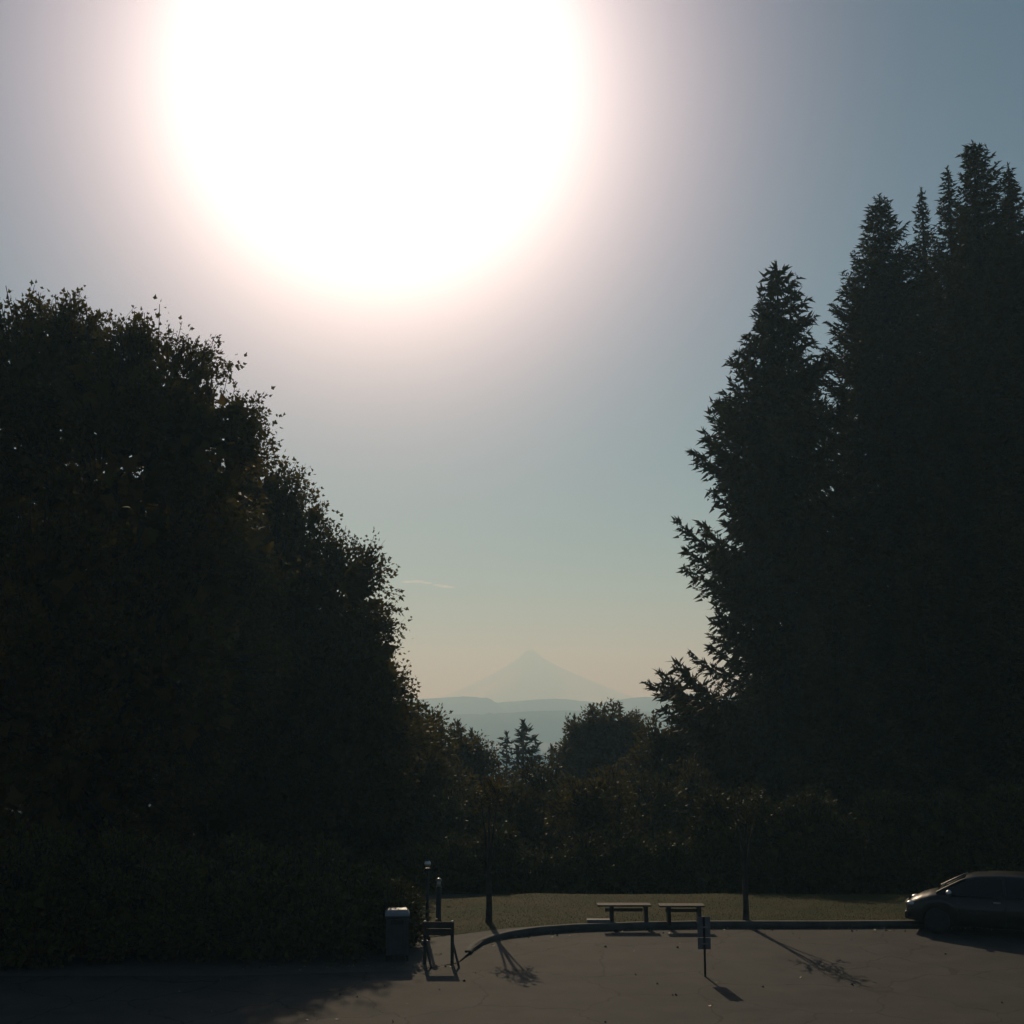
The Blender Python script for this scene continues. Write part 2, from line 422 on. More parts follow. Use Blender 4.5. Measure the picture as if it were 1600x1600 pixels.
def broadleaf(name, label, cat, base, lobes, leaf=0.16, sprays=900, per=13, fill=900, mat_leaf='maple', group=None, trunk_r=0.25, template=LEAF, twig=(0.5, 1.1), stems=1, cover=1.0):
    """lobes: (centre, (rx, ry, rz)) in world space; sprays of leaves grow outward from the lobes"""
    root = empty(name, base, label, cat, group)
    b = np.array(base)
    C = np.array([tuple(c) for c, r in lobes]) - b
    RR = np.array([tuple(r) for c, r in lobes])
    area = RR[:, 0] * RR[:, 2]; area = area / area.sum()
    k = rng.choice(len(lobes), size=sprays * 2, p=area)
    u = unit(len(k))
    rad = rng.uniform(0.70, 0.98, len(k)) ** 0.8
    # bumpy lobe surface: clumps
    ph = rng.uniform(0, 6, (len(lobes), 3))
    bump = 1 + 0.10 * np.sin(u[:, 0] * 5 + ph[k, 0]) * np.sin(u[:, 2] * 6 + ph[k, 1]) + 0.05 * np.sin(u[:, 1] * 9 + ph[k, 2])
    # leaves gather on boughs: pull each spray towards the nearest of a set of bough ends
    nb_ = max(8, sprays // 26)
    kb = rng.choice(len(lobes), size=nb_, p=area); ub = unit(nb_)
    pb = C[kb] + ub * RR[kb] * rng.uniform(0.84, 1.10, nb_)[:, None]
    p = C[k] + u * RR[k] * (rad * bump)[:, None]
    near = np.argmin(np.linalg.norm(p[:, None] - pb[None], axis=2), axis=1)
    pull = rng.uniform(0.15, 0.75, len(p))[:, None]
    p = p + (pb[near] - p) * pull
    dmin = np.min(np.linalg.norm((p[:, None] - C[None]) / RR[None], axis=2) + (np.arange(len(lobes))[None] == k[:, None]) * 9, axis=1) if len(lobes) > 1 else np.full(len(p), 9.0)
    keep = (dmin > 0.66) & (p[:, 2] > 0.15)
    p, u = p[keep][:sprays], u[keep][:sprays]
    n = len(p)
    up = np.array((0, 0, 0.55))
    L0 = np.where(rng.uniform(size=n) < 0.10, 1.25, 1.0)
    ctr_ = C[k[keep][:sprays]]
    d = u + up + rng.normal(size=(n, 3)) * 0.35
    d /= np.linalg.norm(d, axis=1, keepdims=True)
    L = rng.uniform(*twig, n) * L0
    t = rng.uniform(0.05, 1.0, (n, per))
    side = rng.normal(size=(n, per, 3)) * 0.17 * (1.15 - 0.6 * t)[..., None]
    pos = p[:, None] + d[:, None] * (t * L[:, None])[..., None] + side * L[:, None, None]
    ya = d[:, None] * 0.6 + side * 3 + rng.normal(size=(n, per, 3)) * 0.35 + np.array((0, 0, -0.25))
    pos, ya = pos.reshape(-1, 3), ya.reshape(-1, 3)
    blocks = [place(template, pos, ya, leaf * rng.uniform(0.6, 1.15, len(pos)))]
    # shaded inner foliage: the big clumps that close the crown
    k = rng.choice(len(lobes), size=fill, p=area)
    big = (2.6, 4.6)
    if template is KITE:
        fill = int(fill * 1.7); k = rng.choice(len(lobes), size=fill, p=area); big = (1.7, 2.9)
    q = C[k] + unit(fill) * RR[k] * (rng.uniform(0.0, 1, fill) ** 0.45 * 0.84)[:, None]
    q = q[q[:, 2] > 0.1]
    blocks.append(place(LEAF, q, unit(len(q)) + np.array((0, 0, .2)), leaf * rng.uniform(*big, len(q))))
    # fine twigs
    r_in = p - (p - ctr_) * 0.28
    tw = np.concatenate([np.stack([p, p + d * L[:, None], p + d * L[:, None] + np.array((0.02, 0, 0.012)), p + np.array((0.03, 0, 0.02))], 1),
                         np.stack([r_in, p, p + np.array((0.03, 0, 0.02)), r_in + np.array((0.05, 0, 0.03))], 1)])
    blocks_t = [(tw.reshape(-1, 3), np.arange(n * 8).reshape(n * 2, 4))]
    cr = link('crown', np_mesh('crown', blocks), M[mat_leaf], root); cr['kind'] = 'stuff'
    top = C[:, 2].max()
    low = C[:, 2].min()
    ctr = C.mean(0)
    fork = Vector((ctr[0] * 0.15, ctr[1] * 0.15, max(0.4, min(low, top * 0.35))))
    tb = [tube([(0, 0, -0.3), (0.02, 0, fork.z * 0.3), fork * 0.999], [trunk_r * 1.25, trunk_r, trunk_r * 0.82], 9)]
    for c, r in zip(C, RR):
        c = Vector(c)
        mid = fork.lerp(c, 0.5) + Vector((0, 0, 0.06 * (c - fork).length))
        tb.append(tube([fork - Vector((0, 0, 0.1)), mid, c], [trunk_r * 0.55, trunk_r * 0.34, trunk_r * 0.2], 6))
        for _ in range(6):
            e = Vector(unit(1)[0]); e.z = abs(e.z) * 0.8 + 0.1
            tip = c + Vector((e.x * r[0], e.y * r[1], e.z * r[2])) * 0.88
            tb.append(tube([c, c.lerp(tip, 0.55) + Vector((0, 0, 0.05)), tip], [trunk_r * 0.18, trunk_r * 0.1, 0.012], 5))
    link('trunk', np_mesh('trunk', tb), M['bark'], root, smooth=True)
    link('twigs', np_mesh('twigs', blocks_t), M['bark'], root)['kind'] = 'stuff'
    return root

def lobes_px(specs, d, dj=0.0, squash=1.0):
    out = []
    for s in specs:
        px, py, r = s[:3]
        dd = d + (s[3] if len(s) > 3 else random.uniform(-dj, dj))
        c = P(px, py, dd)
        rr = r / F * (c - EYE).length
        out.append((c, (rr, rr * 0.95, rr * squash)))
    return out

def fir(name, label, px, py, d, left, right, cat='tree', group=None, whorl=0.46, nb=6, tuft=0.30, step=0.2, trunk_r=None, droop=1.0, bare=0.06, jitter=0.22, gap=0.12, lift=0.62, blmax=1.3, thick=1.0):
    """left / right: lists of (photo y, half width in photo px) read off the silhouette on either side"""
    apex = P(px, py, d)
    gz = zt(d)
    root = empty(name, (apex.x, d, gz), label, cat, group)
    H = apex.z - gz
    def conv(lst):
        zs = [P(px, q, d).z - gz for q, _ in lst]
        ws = [h / F * d * 1.02 for _, h in lst]
        z = np.array(zs)[::-1]; ww = np.array(ws)[::-1]
        return lambda h: float(np.interp(h, z, ww))
    fl, fr = conv(left), conv(right)
    r0 = trunk_r or H * 0.013 + 0.05
    trunk = [tube([(0, 0, -0.4), (0.05, 0.02, H * 0.3), (-0.04, 0, H * 0.65), (0.0, 0, H * 0.9), (0, 0, H)], [r0 * 1.2, r0 * .85, r0 * 0.5, r0 * 0.18, 0.01], 8)]
    limbs, A, B, Wd = [], [], [], []
    h = H * bare
    while h < H - 0.15:
        f = h / H
        m = max(3, int(nb * (1 if f < 0.9 else 0.8)))
        a0 = random.uniform(0, 6.28)
        for j in range(m):
            if random.random() < gap * (1 if f < 0.93 else 0): continue
            a = a0 + j * 2 * math.pi / m + random.uniform(-0.3, 0.3)
            c = math.cos(a)
            slope = -0.20 * droop + lift * max(0, f - 0.30) * 1.3 + random.uniform(-0.13, 0.13)
            g_ = slope + (0.26 if f < 0.8 else 0.1)
            ht = h
            for _ in range(2):
                ht = h + g_ * (fr(ht) if c > 0 else fl(ht)) * abs(c)
            l_, r_ = fl(ht), fr(ht)
            mean = min(0.5 * (l_ + r_), 1.3 * min(l_, r_) + 0.4)
            Lb = mean + (r_ - mean) * max(0, c) + (l_ - mean) * max(0, -c)
            if abs(c) > 0.6: Lb = (r_ if c > 0 else l_) / max(0.75, abs(c))
            Lb *= random.uniform(1 - jitter, 1.06)
            if Lb < 0.12: Lb = 0.12
            out = Vector((math.cos(a), math.sin(a), 0)); sd = Vector((-out.y, out.x, 0))
            nt_ = max(3, int(Lb / 0.45) + 2)
            hh = h + random.uniform(-0.2, 0.2) * whorl
            def sp(t):
                return out * (Lb * t) + Vector((0, 0, hh + Lb * (slope * t - 0.12 * droop * math.sin(t * math.pi) + (0.26 if f < 0.8 else 0.1) * t * t))) + sd * (0.05 * Lb * math.sin(3 * t + a))
            pts = [sp(t) for t in np.linspace(0, 1, 5)]
            rb = max(0.01, min(r0 * 0.32, 0.012 * Lb + 0.008))
            limbs.append(tube(pts, [rb, rb * .8, rb * .6, rb * .4, 0.005], 4))
            s = 0.10 * Lb if Lb > 1 else 0.02
            while s < Lb:
                t = s / Lb
                q = sp(t); tang = (sp(min(1, t + 0.03)) - sp(max(0, t - 0.03))).normalized()
                for sg in (-1, 1, 0):
                    if sg == 0 and t < 0.5 and random.random() < 0.5: continue
                    bl = (0.16 + 0.34 * Lb * (1 - t) ** 0.8 * min(1, t * 4 + 0.25)) * random.uniform(0.6, 1.1)
                    bl = min(bl, blmax) * (1.0 if thick == 1.0 else 1.15)
                    dr = (tang * 0.75 + sd * (sg * random.uniform(0.6, 1.0)) + Vector((0, 0, random.uniform(-0.55 * thick, 0.10 * thick ** 3) * droop))).normalized()
                    e = 0.03
                    while e < bl:
                        k = q + dr * e + Vector((0, 0, -0.28 * droop * (e / 1.0) ** 2))
                        dd = (dr + Vector((random.gauss(0, .36), random.gauss(0, .36), random.gauss(-0.12, .34)))).normalized()
                        A.append(k); B.append(dd); Wd.append(tuft * random.uniform(0.7, 1.25))
                        e += step * 0.7
                s += step
        h += whorl * (1.0 - 0.45 * f) * random.uniform(0.8, 1.2)
    # leader
    for e in np.linspace(H - 0.9, H, 10):
        for _ in range(3):
            A.append(Vector((0, 0, e))); B.append(Vector((random.gauss(0, .5), random.gauss(0, .5), 0.9))); Wd.append(tuft * 0.8)
    A = np.array([tuple(v) for v in A]); B = np.array([tuple(v) for v in B]); Wd = np.array(Wd)
    T = np.array([(-0.22, 0, 0), (0.0, 1.0, -0.05), (0.22, 0, 0)])
    cr = link('crown', np_mesh('crown', [place(T, A, B, Wd)]), M['needle'], root); cr['kind'] = 'stuff'
    link('trunk', np_mesh('trunk', trunk), M['bark'], root, smooth=True)
    lb = link('branches', np_mesh('branches', limbs), M['bark'], root); lb['kind'] = 'stuff'
    return root
def cone(py0, py1, w, k=0.85, seed=0):
    r = random.Random(seed)
    return [(py0 + (py1 - py0) * t, max(1.5, w * t ** k * r.uniform(0.85, 1.1))) for t in np.linspace(0, 1, 12)]

# ------------------------------------------------------------------ left: broad-leaved trees
A = [(-70, 690, 150), (28, 612, 122, 0), (112, 590, 105, 1), (180, 640, 95, -1), (245, 640, 108, 0), (318, 700, 88, 0), (366, 660, 36, 0), (150, 800, 190, 1), (300, 850, 130, 2), (40, 960, 200, 0), (230, 1040, 190, 1), (90, 1180, 170, 0)]
broadleaf('maple_tree', 'tallest dark broad-leaved tree at the left edge, leafy sprigs along its top', 'tree', (P(170, 1400, 38).x, 38, 0), lobes_px(A, 38, 2.0), leaf=0.17, sprays=4800, per=15, fill=6500, trunk_r=0.34)
B = [(385, 805, 74, 1), (425, 775, 30, 0), (436, 900, 88, 0), (470, 815, 28, 0), (512, 955, 84, 0), (560, 910, 36, 0), (546, 1045, 80, 0), (480, 1090, 130, 1), (570, 1130, 74, 0), (395, 1010, 150, 2), (530, 1225, 105, 0), (420, 1230, 140, 1)]
broadleaf('maple_tree', 'round-shouldered dark broad-leaved tree whose right side meets the open sky, behind the litter bin', 'tree', (P(480, 1400, 48).x, 48, zt(48)), lobes_px(B, 48, 1.5), leaf=0.19, twig=(0.6, 1.4), sprays=4200, per=14, fill=4200, trunk_r=0.28)
C = [(600, 1175, 60, 0), (640, 1155, 30, 0), (630, 1245, 60, 0), (590, 1280, 80, 1), (650, 1320, 46, 0), (600, 1360, 50, 0)]
broadleaf('maple_tree', 'smaller broad-leaved tree reaching low behind the lamp post', 'tree', (P(630, 1400, 54).x, 54, zt(54)), lobes_px(C, 54, 1.0), leaf=0.2, sprays=1500, per=12, fill=1100, trunk_r=0.18)

for px, lobs, lab in ((60, [(40, 900, 170), (120, 1060, 170), (20, 1200, 160)], 'dark tree filling the left edge behind the tallest broad-leaved tree'),
                      (260, [(250, 900, 150), (300, 1070, 170), (200, 1230, 150)], 'dark tree behind the gap between the two biggest broad-leaved trees'),
                      (430, [(420, 1060, 150), (470, 1230, 140), (380, 1300, 120)], 'dark tree behind the round-shouldered broad-leaved tree')):
    broadleaf('broadleaf_tree', lab, 'tree', (P(px, 1300, 58).x, 58, zt(58)), lobes_px(lobs, 58, 1.0), leaf=0.26, sprays=1500, per=9, fill=2600, trunk_r=0.3, template=KITE)

# shrubs along the left side of the road
SH = [((30, 1390, 120), 29.5, 'dark leafy shrub at the far left, under the tallest broad-leaved tree'),
      ((200, 1405, 110), 30.0, 'wide dark shrub second from the left edge below the tall trees'),
      ((350, 1400, 105), 29.8, 'dark shrub third from the left below the broad-leaved trees'),
      ((480, 1405, 95), 30.2, 'dark rounded shrub fourth from the left, two steps left of the bin'),
      ((570, 1420, 62), 30.8, 'dark shrub just left of the litter bin')]
for (px, py, r), d, lab in SH:
    c = P(px, py, d); rr = r / F * d
    lob = [(Vector((c.x, d, c.z * 0.6)), (rr, rr * 0.8, rr * 0.9)), (Vector((c.x - rr * .5, d - .3, 0.55)), (rr * .7, rr * .7, 0.8)), (Vector((c.x + rr * .5, d - .4, 0.5)), (rr * .7, rr * .7, 0.75))]
    broadleaf('shrub', lab, 'shrub', (c.x, d, 0), lob, leaf=0.13, sprays=900, per=11, fill=500, mat_leaf='shrub', trunk_r=0.07, template=KITE, twig=(0.3, 0.6), group='shrubs below the left trees')

# ------------------------------------------------------------------ right: tall firs
fir('fir_tree', 'large leaning-branched fir with ragged open left side, its long low boughs reaching furthest left', 1213, 412, 60,
    [(412, 3), (440, 24), (470, 32), (500, 38), (525, 48), (545, 70), (560, 66), (578, 34), (596, 50), (615, 92), (640, 108), (660, 92), (680, 128), (700, 160), (722, 142), (742, 78), (762, 104), (780, 128), (800, 92), (818, 120), (832, 160), (860, 162), (895, 164), (915, 128), (935, 84), (955, 122), (975, 134), (995, 102), (1012, 130), (1034, 225), (1050, 225), (1066, 190), (1078, 240), (1106, 236), (1120, 165), (1145, 190), (1170, 150), (1220, 165), (1300, 165), (1400, 150), (1470, 120)],
    [(412, 3), (435, 20), (460, 34), (480, 58), (505, 50), (530, 48), (560, 60), (620, 80), (700, 100), (800, 120), (1000, 140), (1200, 160), (1470, 120)], jitter=0.15, gap=0.05, nb=7, whorl=0.85, blmax=2.1, thick=1.8, tuft=0.36, step=0.18)
fir('fir_tree', 'fir standing directly behind the ragged left fir, mostly hidden by it', 1200, 640, 78, cone(640, 1400, 85, 0.6, 50), cone(640, 1400, 110, 0.6, 51), nb=6, gap=0.05, tuft=0.36, step=0.26)
fir('fir_tree', 'tall broad fir with a dense pointed top, second from the left among the big firs', 1374, 305, 64,
    [(305, 3), (340, 24), (375, 36), (400, 44), (430, 60), (460, 84), (490, 78), (520, 92), (560, 100), (620, 110), (700, 120), (900, 150), (1200, 170), (1470, 150)],
    [(305, 3), (340, 24), (370, 40), (400, 46), (430, 56), (470, 66), (520, 80), (620, 100), (900, 140), (1200, 150), (1470, 150)], nb=7, gap=0.04)
fir('fir_tree', 'slim fir spire between the broad pointed fir and the taller spires at the right', 1439, 295, 72,
    cone(295, 1420, 120, 0.7, 3), cone(295, 1420, 120, 0.75, 4), nb=5)
fir('fir_tree', 'narrow fir with a sharp spike top, third from the right edge', 1480, 262, 68,
    cone(262, 1440, 130, 0.62, 5), cone(262, 1440, 130, 0.7, 6))
fir('fir_tree', 'tallest fir on the right, its broken top leaning over the others', 1520, 222, 62,
    [(222, 8), (250, 18), (280, 22), (320, 32), (360, 36), (420, 60), (500, 80), (700, 120), (1000, 150), (1470, 150)],
    [(222, 6), (240, 20), (270, 34), (310, 42), (360, 50), (420, 80), (500, 90), (700, 120), (1000, 150), (1470, 150)], nb=7, gap=0.05)
fir('fir_tree', 'fir with a rounded ragged top at the right edge', 1575, 258, 66,
    cone(258, 1440, 140, 0.6, 8), cone(258, 1440, 140, 0.6, 9), nb=7, gap=0.05)
fir('fir_tree', 'fir half cut off by the right edge of the view', 1655, 330, 60,
    cone(330, 1450, 160, 0.55, 10), cone(330, 1450, 160, 0.6, 11), nb=6)
fir('fir_tree', 'lower dense fir filling the space beneath the tall firs, behind the parked car', 1440, 800, 55,
    cone(800, 1440, 130, 0.6, 12), cone(800, 1440, 130, 0.6, 13), nb=6, gap=0.03)
fir('fir_tree', 'lower dense fir beneath the broad pointed fir, left of the parked car', 1300, 860, 55,
    cone(860, 1440, 120, 0.6, 14), cone(860, 1440, 120, 0.6, 15), nb=6, gap=0.03)
fir('fir_tree', 'lower dense fir at the right edge beneath the tall firs', 1560, 760, 54,
    cone(760, 1440, 120, 0.6, 16), cone(760, 1440, 120, 0.6, 17), nb=6, gap=0.03)

# undergrowth at the foot of the firs
for i, (px, py, r, d, lab) in enumerate([
        (1150, 1330, 70, 43, 'dark shrub under the ragged left fir, behind the sign post'),
        (1260, 1345, 80, 42, 'dark shrub under the firs between the sign post and the car'),
        (1370, 1345, 80, 41.5, 'dark shrub just left of the parked car'),
        (1480, 1340, 85, 41, 'dark shrub behind the parked car'),
        (1590, 1340, 90, 41, 'dark shrub at the right edge behind the car')]):
    c = P(px, py, d); rr = r / F * d
    lob = [(Vector((c.x, d, 1.2)), (rr, rr * .7, 1.5)), (Vector((c.x - rr * .6, d - .5, 0.45)), (rr * .7, rr * .6, 0.9)), (Vector((c.x + rr * .6, d - .5, 0.5)), (rr * .7, rr * .6, 1.0)), (Vector((c.x + rr * .1, d + .4, random.uniform(1.6, 2.8))), (rr * .6, rr * .6, 1.0))]
    broadleaf('shrub', lab, 'shrub', (c.x, d, 0), lob, leaf=0.14, sprays=700, per=10, fill=450, mat_leaf='shrub', trunk_r=0.08, template=KITE, twig=(0.3, 0.6), group='shrubs under the firs')

# ------------------------------------------------------------------ middle distance
def bl(lab, specs, d, base_px, sprays, fill, leaf=0.2, name='broadleaf_tree', m='maple', tr=0.2, group=None, per=10, cat='tree'):
    gz = zt(d)
    return broadleaf(name, lab, cat, (P(base_px, 1300, d).x, d, gz), lobes_px(specs, d, 1.0), leaf=leaf, sprays=sprays, per=per, fill=fill, trunk_r=tr, mat_leaf=m, template=KITE, group=group)
bl('rounded dark tree closing the left side of the valley gap', [(645, 1165, 44), (676, 1158, 26), (645, 1220, 58), (675, 1250, 48), (640, 1280, 60)], 58, 670, 900, 700)
bl('dark spreading tree below the small spire left of the valley gap', [(722, 1180, 32), (748, 1188, 20), (715, 1220, 42), (745, 1235, 32), (695, 1260, 50)], 72, 735, 800, 700, leaf=0.24)
fir('fir_tree', 'small dark fir spire at the left of the valley gap', 716, 1128, 76, cone(1128, 1330, 34, 0.8, 20), cone(1128, 1330, 30, 0.8, 21), tuft=0.4, step=0.35, whorl=0.6, nb=5)
fir('fir_tree', 'small blunt fir just right of the left spire in the valley gap', 737, 1142, 78, cone(1142, 1330, 38, 0.7, 22), cone(1142, 1330, 38, 0.7, 23), tuft=0.4, step=0.35, whorl=0.6, nb=5)
fir('pine_tree', 'taller of two open pines in the middle of the valley gap', 818, 1127, 105,
    [(1127, 2), (1136, 7), (1150, 10), (1165, 9), (1180, 12), (1200, 14), (1230, 26), (1330, 30)],
    [(1127, 2), (1136, 7), (1150, 16), (1165, 22), (1180, 28), (1200, 24), (1230, 28), (1330, 30)], tuft=0.62, step=0.36, whorl=0.6, nb=5, gap=0.12, droop=0.6)
fir('pine_tree', 'shorter thin pine beside the taller open pine in the valley gap', 792, 1147, 108,
    [(1147, 2), (1160, 9), (1172, 14), (1186, 16), (1200, 10), (1230, 14), (1330, 20)],
    [(1147, 2), (1160, 6), (1172, 8), (1186, 8), (1200, 8), (1230, 12), (1330, 20)], tuft=0.55, step=0.42, whorl=0.75, nb=5, gap=0.12, droop=0.6)
fir('fir_tree', 'smallest dark fir spire right of the two open pines', 862, 1168, 88, cone(1168, 1330, 28, 0.8, 24), cone(1168, 1330, 34, 0.8, 25), tuft=0.42, step=0.35, whorl=0.55, nb=5)
bl('broad dark tree on the right of the valley gap, fir tips behind it', [(908, 1160, 28), (945, 1142, 32), (975, 1150, 30), (1000, 1160, 22), (930, 1200, 56), (985, 1205, 50), (895, 1225, 46), (960, 1260, 70)], 84, 945, 1300, 1200, leaf=0.28)
for i, (px, py, wl, lab) in enumerate([(897, 1119, 16, 'thin fir tip at the left of the broad tree mass'), (926, 1103, 22, 'fir tip rising left of centre from the broad tree mass'),
                                      (944, 1106, 22, 'fir tip at the centre of the broad tree mass'), (968, 1099, 20, 'highest fir tip in the broad tree mass'), (995, 1120, 24, 'fir tip at the right end of the broad tree mass')]):
    fir('fir_tree', lab, px, py, 86 + i, cone(py, 1330, wl * 2.2, 0.75, 30 + i), cone(py, 1330, wl * 2.2, 0.75, 40 + i), tuft=0.42, step=0.36, whorl=0.55, nb=5)
bl('low dark tree between the broad mass and the long fir boughs', [(1035, 1168, 30), (1060, 1180, 34), (1030, 1220, 44), (1075, 1240, 50), (1020, 1280, 50)], 62, 1050, 900, 800, leaf=0.2)
# wood edge behind the lawn
EDGE = [((700, 1300, 48), (745, 1320, 46), (700, 1370, 46)), ((800, 1265, 42), (775, 1310, 46), (820, 1330, 44)), ((850, 1250, 42), (880, 1290, 44), (860, 1340, 46)),
        ((925, 1260, 48), (950, 1310, 46), (905, 1350, 44)), ((1000, 1270, 52), (1035, 1320, 48), (990, 1350, 46)), ((1085, 1270, 56), (1120, 1310, 50), (1080, 1350, 48))]
WORDS = ['leftmost low tree at the wood edge behind the lawn, near the lamp', 'low dark tree at the wood edge below the two open pines', 'low reddish-dark tree at the wood edge below the smallest fir spire',
         'low dark tree at the wood edge below the broad tree mass', 'low dark tree at the wood edge behind the left bench', 'low dark tree at the wood edge behind the right bench and sign']
for i, (sp, lab) in enumerate(zip(EDGE, WORDS)):
    d = 50 + (i % 3) * 2.5
    extra = tuple((q[0] + random.uniform(-20, 20), 1385, 46) for q in sp[:2])
    bl(lab, sp + extra, d, sp[0][0], 900, 800, leaf=0.17, name='understorey_tree', m='maple' if i % 2 else 'shrub', tr=0.1, group='low trees at the wood edge')
UND = [(640, 40.8), (705, 41.2), (775, 41.6), (840, 41.4), (905, 41.8), (975, 41.3), (1045, 41.6), (1110, 41.2)]
PLACE_ = ['behind the lamp post', 'behind the domed post', 'behind the slim trunk', 'right of the slim trunk at the back of the lawn', 'at the back of the lawn, left of the benches', 'behind the left bench', 'behind the right bench', 'behind the sign post']
for (px, d), pl in zip(UND, PLACE_):
    x = P(px, 1400, d).x; z0 = zt(d)
    q_ = random.uniform(0.6, 1.5)
    lob = [(Vector((x, d, z0 + 0.6 * q_)), (0.95, 0.8, 0.8 * q_)), (Vector((x + 0.6, d + .5, z0 + 0.4)), (0.9, 0.7, 0.7)), (Vector((x - 0.6, d + .4, z0 + 0.4)), (0.9, 0.7, 0.6)), (Vector((x + 0.2, d + .8, z0 + 1.3 * q_)), (0.6, 0.6, 0.6))]
    broadleaf('shrub', 'low dark shrub ' + pl, 'shrub', (x, d, z0), lob, leaf=0.13, sprays=520, per=9, fill=420, mat_leaf='shrub', trunk_r=0.05, template=KITE, twig=(0.25, 0.5), group='shrubs at the back of the lawn')
# two slim trees standing on the lawn
b1 = G(763, 1441, zslab(-0.7)); b2 = G(1165, 1437, zslab(6))
broadleaf('young_tree', 'slim tree on the lawn with a bare trunk, its shadow slanting to the kerb', 'tree', b1, lobes_px([(764, 1262, 15), (752, 1250, 13), (778, 1244, 14), (766, 1230, 13)], b1.y, 0.3), leaf=0.09, sprays=36, per=8, fill=0, twig=(0.2, 0.4), trunk_r=0.085, mat_leaf='maple', template=LEAF)
broadleaf('young_tree', 'slim tree on the lawn to the right of the sign post', 'tree', b2, lobes_px([(1164, 1290, 16), (1180, 1276, 15), (1152, 1266, 15), (1168, 1250, 14)], b2.y, 0.3), leaf=0.09, sprays=36, per=8, fill=0, twig=(0.2, 0.4), trunk_r=0.08, mat_leaf='shrub', template=LEAF)

# far woods in the valley: too many and too far to tell apart
n = 5200
yy = 130 + 1500 * rng.uniform(0, 1, n) ** 1.5
xx = rng.uniform(-0.62, 0.62, n) * yy
zz = np.array([zt(y) for y in yy])
hh = rng.uniform(4, 11, n) * np.clip(yy / 420, 0.45, 1.0) * np.where(yy < 260, 0.8, 1)
ww = hh * rng.uniform(0.22, 0.5, n)
blk = []
ring = np.array([(math.cos(t), math.sin(t)) for t in np.linspace(0, 2 * math.pi, 6, endpoint=False)])
v = np.zeros((n, 13, 3))
for k in range(6):
    v[:, k] = np.stack([xx + ring[k, 0] * ww * 0.8, yy + ring[k, 1] * ww * 0.8, zz - 0.5], 1)
    jw = ww * rng.uniform(0.6, 1.1, n)
    v[:, 6 + k] = np.stack([xx + ring[k, 0] * jw, yy + ring[k, 1] * jw, zz + hh * rng.uniform(0.3, 0.55, n)], 1)
v[:, 12] = np.stack([xx, yy, zz + hh], 1)
off = (np.arange(n) * 13)[:, None, None]
q = np.array([(k, (k + 1) % 6, 6 + (k + 1) % 6, 6 + k) for k in range(6)])[None] + off
t3 = np.array([(6 + k, 6 + (k + 1) % 6, 12) for k in range(6)])[None] + off
me = np_mesh('far_woods', [(v.reshape(-1, 3), q.reshape(-1, 4))])
bm = bmesh.new(); bm.from_mesh(me); bm.verts.ensure_lookup_table()
for a, b, c in t3.reshape(-1, 3): bm.faces.new((bm.verts[a], bm.verts[b], bm.verts[c]))
bm.to_mesh(me); bm.free()
o = link('far_woods', me, M['hill'])
tag(o, 'hazy far woods spread over the valley floor', 'woods', kind='stuff')

# grass blades on the lawn
n = 42000
gx = rng.uniform(-6.5, 16, n)
fr_ = np.array(front)
gy0 = np.interp(gx, fr_[:, 0], fr_[:, 1]) + 0.03
gy = gy0 + rng.uniform(0, 1, n) ** 1.3 * np.maximum(0.3, 39.2 - gy0)
gz = np.array([zslab(x) for x in gx]) + np.where(gy < 38.2, 0, -(gy - 38.2) * 0.12) + 0.03 * np.sin(gx * 0.9 + gy) * np.sin(gy * 1.3) * np.clip(gy - 33.2, 0, 1) - 0.005
T = np.array([(-0.10, 0, 0), (0.02, 1.0, 0.1), (0.10, 0, 0)])
me = np_mesh('grass', [place(T, np.stack([gx, gy, gz], 1), np.stack([rng.normal(0, .45, n), rng.normal(0, .45, n), np.ones(n)], 1), rng.uniform(0.02, 0.055, n))])
tag(link('grass', me, M['blade']), 'short dry grass growing over the lawn behind the kerb', 'grass', kind='stuff')

# leaf litter along the kerb and over the road
n = 210
lx = rng.uniform(-7, 13, n)
ky = np.interp(lx, [p[0] for p in KERB], [p[1] for p in KERB])
ky = np.where(lx < -1.0, 28.5, ky)
ly = ky - np.where(rng.uniform(size=n) < 0.72, np.abs(rng.normal(0.1, 0.22, n)) + 0.03, rng.uniform(0.1, 9.5, n))
ya = unit(n); ya[:, 2] *= 0.04
me = np_mesh('leaf_litter', [place(LEAF, np.stack([lx, ly, np.full(n, 0.012)], 1), ya, rng.uniform(0.04, 0.09, n))])
tag(link('leaf_litter', me, M['litter']), 'dry fallen leaves scattered over the road and along the kerb', 'leaves', kind='stuff')

# ------------------------------------------------------------------ street furniture
def bench(loc, length, legs, label):
    t = empty('bench', loc, label, 'bench', 'low benches on the lawn')
    for y in (-0.135, 0.0, 0.135):
        BM().box((0, y, 0.43), (length, 0.115, 0.045), bevel=0.006).obj('seat_plank', M['wood'], t)
    for x in legs:
        BM().box((x, 0, 0.18), (0.10, 0.30, 0.46), bevel=0.008).obj('leg', M['darkwood'], t)
    BM().box((0, 0, 0.30), (length * 0.7, 0.05, 0.08)).obj('stretcher', M['darkwood'], t)
    return t
c = G(975, 1440, zslab(3)); bench((c.x, c.y, zslab(3)), 1.42, (-0.33, 0.58), 'left one of two low wooden benches on the lawn, its top catching the light')
c = G(1065, 1441, zslab(5)); bench((c.x, c.y, zslab(5)), 1.20, (-0.34, 0.46), 'right one of two low wooden benches on the lawn, nearer the sign post')
# flat stone edging in the grass
c = G(935, 1441, zslab(2.2))
tag(BM().box((0, 0, 0.03), (0.62, 0.22, 0.10), bevel=0.02).obj('stone_slab', M['stone']), 'pale flat stone lying in the grass left of the benches', 'stone').location = (c.x, c.y, zslab(2.2))

